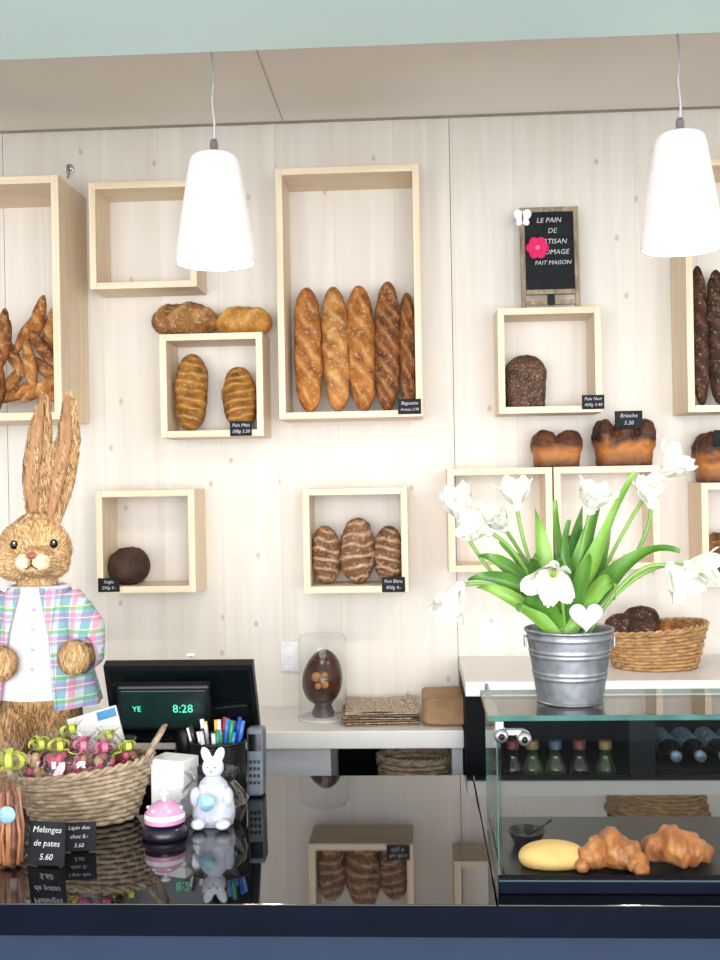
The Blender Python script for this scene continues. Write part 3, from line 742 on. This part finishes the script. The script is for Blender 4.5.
b.cbox((0, .030, 0), (110*k, .02, hh*.6), BLACKP, MM, .006)
b.cbox((0, .004, -hh/2-.004), (154*k, .03, .012), BLACKP, MM, .003)
b.cbox((46*k, -.006, -hh*.18), (40*k, .008, .03), BLACKP, MM @ R('Y', -6), .003)
DM = M @ T(-12*k, -.052, zz(703)) @ R('X', 12)
b.cbox((0, .012, 0), (92*k, .03, 47*k), BLACKP, DM, .005)
b.cbox((0, -.004, 0), (84*k, .003, 38*k), nz('display_panel', C(14, 34, 34), C(18, 40, 40), rough=.2), DM, .001)
GRN = nz('led_green', C(60, 210, 150), emit=(.1, .9, .6, 1), es=.7)
b.text('8:28', 12*k, GRN, DM @ T(19*k, -.0062, 0) @ R('X', 90)); b.text('YE', 8*k, GRN, DM @ T(-27*k, -.0062, 0) @ R('X', 90))
b.tube([(8*k, .02, zz(668)), (7*k, .02, zz(656))], .003, CHROME, M); b.cbox((8*k, .02, zz(657)), (.016, .006, .006), CHROME, M)
b.done()
b = B('card_terminal'); M = T(P(256, 760, -.84)[0], -.84, ZC+.001) @ R('X', -6); GR = nz('grey_plastic', C(104, 114, 124), C(90, 100, 110), (30, 30, 30), .4)
hh = P(256, 728, -.84)[1]-ZC
b.cbox((0, 0, hh/2), (.034, .045, hh), GR, M, .006); b.cbox((0, -.0235, hh*.78), (.026, .002, hh*.25), SCR, M)
for i in range(4):
    for j in range(3): b.cbox((-.008+.008*j, -.024, hh*.2+i*hh*.1), (.005, .003, .006), BLACKP, M)
b.done()
py_ = -.92
b = B('pen_holder'); px_ = P(219, 780, py_)[0]; M = T(px_, py_, ZC+.001); hh = P(219, 742, py_)[1]-ZC; r = .052
n = 22
for i in range(n+1):
    z = .003+(hh-.003)*i/n; b.tube([(r*math.cos(a), r*.7*math.sin(a), z) for a in [2*PI*j/28 for j in range(28)]], .0012 if i < n else .003, BLACKP, M, 4, closed=True)
for j in range(44):
    a = 2*PI*j/44; b.tube([(r*math.cos(a), r*.7*math.sin(a), 0), (r*math.cos(a), r*.7*math.sin(a), hh)], .001, BLACKP, M, 4)
b.lathe([(0, 0), (r, 0), (r, .004), (0, .004)], BLACKP, M, 28, 1, .7); b.lathe([(r-.002, .003), (r-.002, hh-.002)], BLACKP, M, 28, 1, .7)
b.done()
b = B('pens')
PC = [C(30, 70, 160), C(236, 236, 236), C(40, 140, 90), C(190, 40, 40), C(20, 20, 20), C(60, 120, 200), C(240, 200, 60), C(200, 200, 210)]
for i in range(26):
    a = i*2.4; rr = .010+.034*((i*7) % 10)/10; pm = nz('pen_%d' % (i % 8), PC[i % 8], rough=.3)
    p0 = Vector((px_+math.cos(a)*rr*.5, py_+math.sin(a)*rr*.4, ZC+.008)); p1 = Vector((px_+math.cos(a)*rr*1.45, py_+math.sin(a)*rr*.9, ZC+hh+.022+.030*((i*3) % 5)/5))
    b.tube([p0, p0.lerp(p1, .8), p0.lerp(p1, .81), p1], [.0038, .0038, .0046, .0042], pm, sides=8)
b.done()
b = B('leaflet_stack'); ly = -.872; M = T(P(112, 745, ly)[0], ly, ZC+.003) @ R('Y', -16) @ R('X', -8)
lh = P(112, 712, ly)[1]-ZC
b.cbox((0, 0, lh/2), (.105, .006, lh), WP, M, .001); b.cbox((-.02, -.0035, lh*.6), (.04, .001, lh*.25), nz('print_grey', C(150, 160, 175), C(235, 235, 240), (200, 200, 200)), M)
b.cbox((.03, -.0035, lh*.93), (.04, .001, lh*.1), nz('print_blue', C(60, 140, 190)), M)
b.done()
b = B('gift_box'); M = T(P(174, 790, -.97)[0], -.965, ZC+.001) @ R('Z', -20); hh = P(172, 758, -.97)[1]-ZC
b.box((-.036, -.026, 0), (.036, .026, hh*.8), WP, M, .002); b.box((-.038, -.028, hh*.8), (.038, .028, hh), WP, M, .002)
b.done()

# ------------------------------------------------------------------ bunny gift bag
b = B('bunny_gift_bag'); gy = -1.03; M = T(P(214, 825, gy)[0], gy, ZC+.002); k = (gy+3)/FPX
CLOTH = nz('bunny_white', C(226, 228, 238), C(208, 212, 224), (60, 60, 60), .8, .1)
b.lathe([(0, 0), (.036, .001), (.040, .02), (.036, .05), (.024, .078), (.014, .088), (.012, .092)], CLOTH, M, 28, 1, .75)
b.ell((0, 0, .105), (.020, .018, .020), CLOTH, M)
for s_ in (-1, 1):
    b.ell((0, 0, 0), (.009, .005, .016), CLOTH, M @ T(s_*.012, 0, .126) @ R('Y', s_*22))
    b.ell((s_*.03, -.018, .055), (.010, .012, .018), CLOTH, M @ T(0, 0, 0)); b.ell((s_*.022, -.03, .010), (.014, .02, .010), CLOTH, M)
    b.ell((s_*.007, -.017, .108), (.0015, .002, .0015), BLACKP, M, 8, 6)
b.ell((0, -.019, .101), (.002, .002, .0015), PINK, M, 8, 6)
b.lathe([(0, .0015), (.015, .0012), (.015, -.001), (0, -.001)], nz('sticker_blue', C(130, 180, 206), C(170, 206, 224), (120, 120, 120)), M @ T(-.004, -.046, .052) @ R('X', 86), 24)
def bag(u, v):
    a = u*2*PI; r = [.050, .058, .060, .054, .040, .050][min(5, int(v*5.001))]
    k2 = 1+.22*noise.noise(Vector((math.cos(a)*3, math.sin(a)*3, v*4))); return Vector((r*k2*1.0*math.cos(a), r*k2*.8*math.sin(a), .002+v*.098))
b.grid(bag, 26, 5, archglass('cellophane_frost', (.90, .91, .94, 1), 2.0, .06), M, cu=True, smooth=False)
b.done()
b = B('counter_bell'); y_ = -1.09; M = T(P(165, 830, y_)[0], y_, ZC+.001)
PK = nz('bell_pink', C(216, 160, 196), C(204, 142, 182), (40, 40, 40), .2); DK = nz('bell_base', C(34, 28, 46), C(26, 22, 38), rough=.3)
b.lathe([(0, 0), (.040, 0), (.041, .006), (.040, .014), (.034, .020), (.026, .022), (0, .022)], DK, M, 40)
b.lathe([(.036, .026), (.037, .028), (.035, .040), (.028, .052), (.016, .060), (.006, .062), (0, .062)], PK, M, 40)
b.lathe([(.036, .026), (.030, .026), (0, .03)], PK, M, 40)
b.lathe([(.020, .021), (.020, .027)], CHROME, M, 20)
b.lathe([(.0364, .034), (.0352, .042)], WP, M, 40); b.lathe([(.004, .06), (.004, .072), (.009, .074), (.009, .078), (0, .08)], WP, M, 20)
for i in range(6):
    a = i*PI/3; b.ell((.029*math.cos(a), .029*math.sin(a), .050), (.004, .004, .003), WP, M, 8, 6)
b.done()

# ------------------------------------------------------------------ wicker gift basket with sweets
gx = P(84, 800, -1.0)[0]; gy = -.995
b = B('gift_basket'); M = T(gx, gy, ZC+.002) @ R('Z', 8)
wv = lambda a: .016*math.cos(a)
wicker(b, M, .090, .126, .10, .62, 12, 34, WICKG, .003, wv)
for s_ in (-1, 1):
    pts = [(s_*(.120+.030*math.sin(t)), .036*math.cos(t), .102+wv(0)*s_+.048*math.sin(t)) for t in [PI*i/12 for i in range(13)]]
    b.tube(pts, .005, WICKG, M, 8); b.tube([(x+.004*math.sin(i*1.5), y+.004*math.cos(i*1.5), z+.003*math.sin(i*1.5)) for i, (x, y, z) in enumerate(pts)], .003, WICKG, M, 6)
b.done()
RIB = nz('ribbon_yellowgreen', C(206, 214, 96), C(182, 196, 76), (40, 40, 40), .35)
RIBP = nz('ribbon_pink', C(226, 130, 160), C(206, 104, 140), (40, 40, 40), .35)
def bow(b, c, s=.03, n=6, mat=None, tails=2):
    mat = mat or RIB
    for i in range(n):
        a = i*2*PI/n+random.random()*.5; el = random.uniform(.0, .7); d = Vector((math.cos(a)*math.cos(el), math.sin(a)*math.cos(el), math.sin(el)))
        sd = d.cross(Vector((0, 0, 1))).normalized(); up = sd.cross(d)
        def fn(u, v):
            t = v*2*PI; return Vector(c)+d*s*(1-math.cos(t))/2+up*s*.45*math.sin(t)+sd*(u-.5)*.010
        b.grid(fn, 2, 18, mat)
    for i in range(tails):
        a = random.uniform(0, 6.28); pts = [Vector(c)+Vector((math.cos(a)*.03*j/8+.004*math.cos(j*1.6), math.sin(a)*.03*j/8+.004*math.sin(j*1.6), -.0022*j)) for j in range(12)]
        b.tube(pts, .0015, mat, sides=4)
SW = [CHOC, nz('sweet_pink', C(206, 96, 120), C(170, 70, 96), (80, 80, 80), .35), nz('sweet_brown', C(110, 60, 40), C(150, 96, 66), (60, 60, 60), .35), nz('sweet_beige', C(206, 172, 136), C(160, 120, 88), (60, 60, 60), .4), nz('sweet_red', C(166, 44, 44), C(130, 34, 36), (60, 60, 60), .35)]
b = B('wrapped_sweets')
def sweet_bag(b, c, s, dom):
    rn = random.Random(dom*7+1)
    for i in range(16):
        a = rn.uniform(0, 6.28); r = s*.72*math.sqrt(rn.random()); zz_ = rn.uniform(-.6, 1.0)*s
        b.ell(c+Vector((r*math.cos(a), r*math.sin(a), zz_)), (s*.32, s*.32, s*.38), SW[(dom+rn.choice((0, 0, 1, 3))) % 5], nu=12, nv=8)
    def fn(u, v):
        a = u*2*PI; i = v*7; pr = [(.2, -1.05), (.85, -.95), (1.1, -.2), (1.0, .8), (.62, 1.35), (.16, 1.72), (.30, 2.0), (.85, 2.6)]
        i0 = min(6, int(i)); f = i-i0; r = pr[i0][0]*(1-f)+pr[i0+1][0]*f; z = pr[i0][1]*(1-f)+pr[i0+1][1]*f
        k_ = 1+.28*noise.noise(Vector((math.cos(a)*2.5+dom, math.sin(a)*2.5, v*5)))*(1.6 if v > .75 else 1)
        return c+Vector((r*s*k_*math.cos(a), r*s*k_*math.sin(a), z*s))
    b.grid(fn, 22, 14, MC['cellophane_frost'] if dom % 2 else CELLO, cu=True, smooth=False)
    bow(b, c+Vector((0, 0, s*1.74)), s*.78, 5, RIBP if dom in (3, 5) else RIB)
for i, (dx, dy, dz, s) in enumerate(((-.082, -.01, .098, .026), (-.038, -.032, .102, .026), (-.038, .034, .110, .027), (.006, -.024, .102, .025), (.038, .026, .102, .025), (.048, -.028, .100, .024), (.082, .002, .100, .021))):
    sweet_bag(b, Vector((gx+dx, gy+dy, ZC+dz)), s, i)
for dx, dy in ((0, 0), (.05, 0), (-.05, 0), (.02, -.03), (-.02, .03)):
    b.ell((gx+dx, gy+dy, ZC+.050), (.035, .030, .03), nz('straw_fill', C(204, 186, 140), C(160, 140, 94), (90, 90, 200), .8, .4), disp=.3, fr=60)
b.done()
b = B('pasta_bag'); STK = nz('pasta_brown', C(140, 74, 44), C(100, 50, 30), (60, 60, 60), .5); STK2 = nz('pasta_beige', C(190, 130, 88), C(160, 100, 62), (60, 60, 60), .5)
for u, yy in ((12, -1.24), (-22, -1.21)):
    c = V3(u, 860, yy); c.z = ZC+.003
    for i in range(26):
        a = random.uniform(0, 6.28); r = .022*math.sqrt(random.random()); ll = random.uniform(.09, .135)
        b.tube([c+Vector((r*math.cos(a), r*.8*math.sin(a), .003)), c+Vector((r*1.1*math.cos(a)+random.uniform(-.003, .003), r*.8*math.sin(a), ll/2)), c+Vector((r*.8*math.cos(a), r*.7*math.sin(a), ll))], .0032, STK if i % 2 else STK2, sides=6)
    b.lathe([(.026, 0), (.031, .01), (.032, .08), (.028, .13), (.008, .165), (.006, .17), (.026, .2)], CELLO, T(c), 18, 1, .8, smooth=False)
    b.lathe([(0, .001), (.014, .001), (.014, -.001), (0, -.001)], MC['sticker_blue'], T(c+Vector((.004, -.028, .09))) @ R('X', 90), 24)
    bow(b, c+Vector((0, 0, .168)), .028, 7)
b.done()
def csign(u0, v0, u1, v1, yy, rz, lines, ts):
    k = (yy+3)/FPX; w = (u1-u0)*k; h = (v1-v0)*k
    b = B('price_sign'); M = T(P((u0+u1)/2, v1, yy)[0], yy, ZC+.0025) @ R('Z', rz) @ R('X', -8)
    b.cbox((0, 0, h/2), (w, .003, h), SLATE, M, .0005); b.cbox((0, .014, .0), (w*.5, .026, .003), SLATE, M @ R('X', 8))
    for i, t in enumerate(lines): b.text(t, h*ts, CHALK, M @ T(0, -.002, h*(1-(i+.6)/(len(lines)+.2))) @ R('X', 90), .2, maxw=w*.85)
    b.done()
csign(26, 827, 66, 870, -1.245, -8, ('Melanges', 'de pates', '5.60'), .2)
csign(62, 822, 96, 850, -1.175, 6, ('Lapin duo', 'choc 8.-', '5.60'), .2)

# ------------------------------------------------------------------ straw rabbit
RY = -.80; k = (RY+3)/FPX
ox, _ = P(40, 640, RY); rab = bpy.data.objects.new('straw_rabbit', None); sc.collection.objects.link(rab); rab.location = (ox, RY, ZC)
def q(u, v, dy=0):
    x, z = P(u, v, RY); return Vector((x, RY+dy, z))
STRAW = nz('straw', C(206, 164, 112), C(150, 108, 66), (150, 150, 60), .7, .5)
STRAWL = nz('straw_light', C(230, 204, 160), C(206, 172, 124), (150, 150, 60), .7, .5)
STRAWD = nz('straw_dark', C(130, 96, 62), C(96, 68, 42), (150, 150, 60), .8, .5)
hd = q(38, 549, -.02)
t = B('tmp')
t.ell(hd, (.074, .068, .066), STRAW, nu=28, nv=18)
t.ell(hd+Vector((0, .01, .03)), (.052, .05, .045), STRAW)
mz = hd+Vector((.024, -.058, -.020)); t.ell(mz, (.040, .036, .032), STRAW)
t.ell(hd+Vector((-.03, -.03, -.026)), (.040, .038, .034), STRAW); t.ell(hd+Vector((.048, -.025, -.024)), (.032, .036, .032), STRAW)
t.tube([hd+Vector((0, 0, -.03)), q(40, 600), q(40, 640, 0)], [.04, .04, .06], STRAW, sides=16)
t.ell(q(40, 640, .0), (.075, .06, .10), STRAW); t.ell(q(38, 690, .0), (.085, .068, .07), STRAW)
la = [q(12, 604, 0), q(-8, 630, -.02), q(0, 655, -.06), q(19, 656, -.095)]
ra = [q(68, 604, 0), q(90, 628, -.02), q(96, 650, -.06), q(88, 650, -.09)]
for A in (la, ra):
    t.tube(A, [.028, .026, .022, .022], STRAW, sides=14); t.ell(A[-1], (.032, .028, .034), STRAW); t.ell(A[-1]+Vector((.012, -.012, .014)), (.014, .013, .016), STRAW)
for s_, uu in ((-1, 10), (1, 62)):
    t.tube([q(38+s_*16, 690), q(uu, 740, -.012), q(uu, 785, -.01)], [.052, .050, .038], STRAW, sides=16)
    t.ell((q(uu, 790).x, RY-.035, ZC+.030), (.042, .075, .026), STRAW)
def ear(pts, wd):
    for i in range(len(pts)-1):
        for j in range(6):
            f = (i+j/6)/(len(pts)-1); p = pts[i].lerp(pts[i+1], j/6); r = wd*(math.sin(PI*(f*.86+.12))**.6)
            t.ell(p, (r, r*.45, r*1.1+.006), STRAW, nu=14, nv=8)
e1 = [q(37, 522, 0), q(34, 480, .01), q(38, 440, .01), q(45, 394, .0)]
e2 = [q(52, 522, 0), q(60, 480, .01), q(67, 440, .01), q(70, 394, -.0)]
ear(e1, .030); ear(e2, .029)
vs, fs = fuse(t, .0045, 3)
b = B('straw_body'); b.add(vs, fs, STRAW)
me = b.mesh(); 
def flow(p):
    if p.z > hd.z+.055: return Vector((0, 0, 1))
    if p.z > hd.z-.07: 
        d = (p-mz); return d.normalized() if d.length > 0 else Vector((0, 0, 1))
    return Vector((0, 0, -1))
neck = hd.z-.075; hem = q(40, 697).z
rnd = random.Random(3)
areas = [p.area for p in me.polygons]; polys = rnd.choices(range(len(areas)), weights=areas, k=19000)
for pi in polys:
    p = me.polygons[pi]; c = p.center.copy(); n_ = p.normal.copy()
    paw = min((c-la[-1]).length, (c-ra[-1]).length) < .038
    if not (c.z > neck or c.z < hem-.004 or paw) or c.z < ZC+.02: continue
    d = flow(c) if not paw else Vector((0, -.3, -1)); d = d+Vector((rnd.gauss(0, .3), rnd.gauss(0, .3), rnd.gauss(0, .3)))
    d = d-n_*d.dot(n_)
    if d.length < .05: continue
    d.normalize(); sd = d.cross(n_).normalized(); ln = rnd.uniform(.010, .022); w = rnd.uniform(.0006, .0011)
    lift = rnd.uniform(.0008, .0035)
    a0 = c-d*ln*.4+n_*.0002; a1 = c+d*ln*.2+n_*(lift*.5+.001); a2 = c+d*ln*.6+n_*lift
    if c.z < hem: mt = rnd.choice((STRAW, STRAWD, STRAWD, STRAW))
    elif c.z > hd.z+.07: mt = rnd.choice((STRAW, STRAW, STRAWL, STRAWD))
    else: mt = rnd.choice((STRAW, STRAW, STRAWL, STRAWL))
    b.add([a0-sd*w, a0+sd*w, a1+sd*w, a1-sd*w, a2+sd*w*.4, a2-sd*w*.4], [[0, 1, 2, 3], [3, 2, 4, 5]], mt)
b.done(rab)
b = B('face')
EYE = nz('eye_black', C(14, 10, 8), C(20, 16, 12), rough=.05)
for p in (hd+Vector((-.018, -.064, .014)), hd+Vector((.056, -.046, .014))):
    b.ell(p, (.0085, .0075, .0095), EYE); b.ell(p+Vector((.002, -.0065, .004)), (.002, .0015, .002), WP, nu=8, nv=6)
b.ell(mz+Vector((.004, -.037, .014)), (.010, .006, .007), nz('nose_pink', C(170, 100, 84), C(140, 76, 64)))
b.tube([mz+Vector((.003, -.038, .006)), mz+Vector((.003, -.039, -.005)), mz+Vector((-.009, -.035, -.013))], .0013, EYE, sides=5)
b.tube([mz+Vector((.003, -.039, -.005)), mz+Vector((.014, -.034, -.013))], .0013, EYE, sides=5)
for s_ in (-1, 1):
    b.ell(mz+Vector((s_*.016, -.021, .0)), (.020, .018, .018), nz('muzzle_cream', C(240, 224, 196), C(220, 196, 158), (150, 150, 150), .8, .4), disp=.15, fr=50)
    for j in range(3): b.tube(bez(mz+Vector((s_*.014, -.03, .002)), mz+Vector((s_*.035, -.04, .004+.004*j)), mz+Vector((s_*.06, -.035, -.006+.010*j)), 6), .0005, STRAWL, sides=4)
EI = nz('ear_inner', C(186, 144, 106), C(150, 106, 74), (120, 120, 30), .8, .4)
for e in (e1, e2):
    pts = [p+Vector((0, -.0145, 0)) for p in e]
    def fn(u, v):
        i = v*3*.999; i0 = int(i); p = pts[i0].lerp(pts[i0+1], i-i0); w = .013*math.sin(PI*(v*.9+.06))**.7; uu = u*2-1
        return p+Vector((uu*w, -.002+.006*uu*uu*-1+.004, 0))
    b.grid(fn, 6, 20, EI)
b.done(rab)
b = B('shirt'); SH = nz('shirt_white', C(230, 224, 232), C(214, 208, 220), (30, 30, 12), .8, .3)
zs = lambda v: q(40, v).z
cx_ = q(40, 640).x
def prof(v):
    tt = (v-588)/(700-588); return (.052+.05*min(1, max(0, tt))**.7+.002, .050+.026*min(1, max(0, tt))**.7)
def shf(off, a0, a1, v0, v1, fl=0):
    def fn(u, v):
        vv = v0+(v1-v0)*v; rx, ryy = prof(vv); a = a0+(a1-a0)*u
        fold = .004*math.sin(a*9+v*2)*v*(1 if fl else .5)
        return Vector((cx_+(rx+off+fold+fl*v*v)*math.sin(a), RY-(ryy+off+fold+fl*v*v)*math.cos(a), zs(vv)))
    return fn
b.grid(shf(.003, -PI, PI, 588, 694), 48, 20, SH, cu=False)
for i in range(4): 
    vv = 606+i*19; b.ell((cx_+.010, RY-prof(vv)[1]-.006, zs(vv)), (.004, .003, .004), nz('button_lilac', C(200, 180, 206)), nu=12, nv=8)
b.tube([shf(.002, -PI, PI, 588, 590)(i/24, 0)+Vector((0, 0, .002)) for i in range(24)], .006, SH, sides=8, closed=True)
b.done(rab)
m, nt, bs = newmat('pastel_plaid'); N = nt.nodes; L = nt.links
geo = N.new('ShaderNodeNewGeometry'); sx = N.new('ShaderNodeSeparateXYZ'); L.new(geo.outputs['Position'], sx.inputs[0])
def stripes(src, fq, ph, lo, hi):
    a = math_('FRACT', math_('ADD', math_('MULTIPLY', src, fq), ph)); return math_('MULTIPLY', math_('GREATER_THAN', a, lo), math_('LESS_THAN', a, hi))
def layer(prev, fac, col, k_):
    mx = N.new('ShaderNodeMix'); mx.data_type = 'RGBA'; mx.inputs['B'].default_value = col
    L.new(math_('MULTIPLY', fac, k_), mx.inputs['Factor'])
    if isinstance(prev, tuple): mx.inputs['A'].default_value = prev
    else: L.new(prev, mx.inputs['A'])
    return mx.outputs['Result']
cur = layer(C(182, 198, 204), stripes(sx.outputs['X'], 22, 0, 0, .42), C(70, 142, 158), .7)
cur = layer(cur, stripes(sx.outputs['Z'], 22, .2, 0, .38), C(156, 96, 168), .5)
cur = layer(cur, stripes(sx.outputs['X'], 22, .5, 0, .22), C(214, 110, 150), .6)
cur = layer(cur, stripes(sx.outputs['Z'], 22, .7, 0, .20), C(96, 156, 96), .6)
cur = layer(cur, stripes(sx.outputs['Z'], 44, .1, 0, .10), C(236, 220, 150), .6)
L.new(cur, bs.inputs['Base Color']); bs.inputs['Roughness'].default_value = .85
PLAID = m
b = B('jacket'); g = .50
b.grid(shf(.010, g, 2*PI-g, 588, 702, .012), 56, 24, PLAID); b.grid(shf(.006, g, 2*PI-g, 588, 702, .012), 56, 24, PLAID)
for s_ in (1, -1):
    e = [shf(.009, g, 2*PI-g, 588, 702, .012)(0 if s_ > 0 else 1, i/20) for i in range(21)]
    b.tube(e, .0035, PLAID, sides=6)
    c0 = e[0]; c1 = e[9]
    b.add([c0+Vector((-s_*.012, -.004, .006)), c0+Vector((s_*.022, .004, 0)), c0+Vector((s_*.020, -.012, -.042)), c1+Vector((0, -.005, 0))], [[0, 1, 2, 3]], PLAID, smooth=False)
for A in (la, ra):
    P4 = [A[0].lerp(A[1], -.1), A[0].lerp(A[1], .5), A[1], A[1].lerp(A[2], .5), A[2], A[2].lerp(A[3], .35)]
    b.tube(P4, [.038, .039, .038, .036, .034, .036], PLAID, sides=18, cap=False)
    b.tube([P4[-2].lerp(P4[-1], .5), P4[-1]], [.0375, .0385], nz('cuff_pink', C(206, 150, 180), C(180, 140, 186), (80, 80, 80), .85), sides=18, cap=False)
b.done(rab)

# ------------------------------------------------------------------ light
ld = bpy.data.lights.new('window', 'AREA'); ld.shape = 'RECTANGLE'; ld.size = 5.2; ld.size_y = 2.0; ld.energy = 295; ld.color = (.97, .985, 1)
lo = bpy.data.objects.new('shop_window_light', ld); sc.collection.objects.link(lo); lo.location = (.2, -5.9, 1.5); lo.rotation_euler = (math.radians(90), 0, 0)
w = bpy.data.worlds.new('world'); sc.world = w; w.use_nodes = True; bg = w.node_tree.nodes['Background']
bg.inputs[0].default_value = (.88, .94, 1, 1); bg.inputs[1].default_value = 1.3
print('done', len(bpy.data.objects))
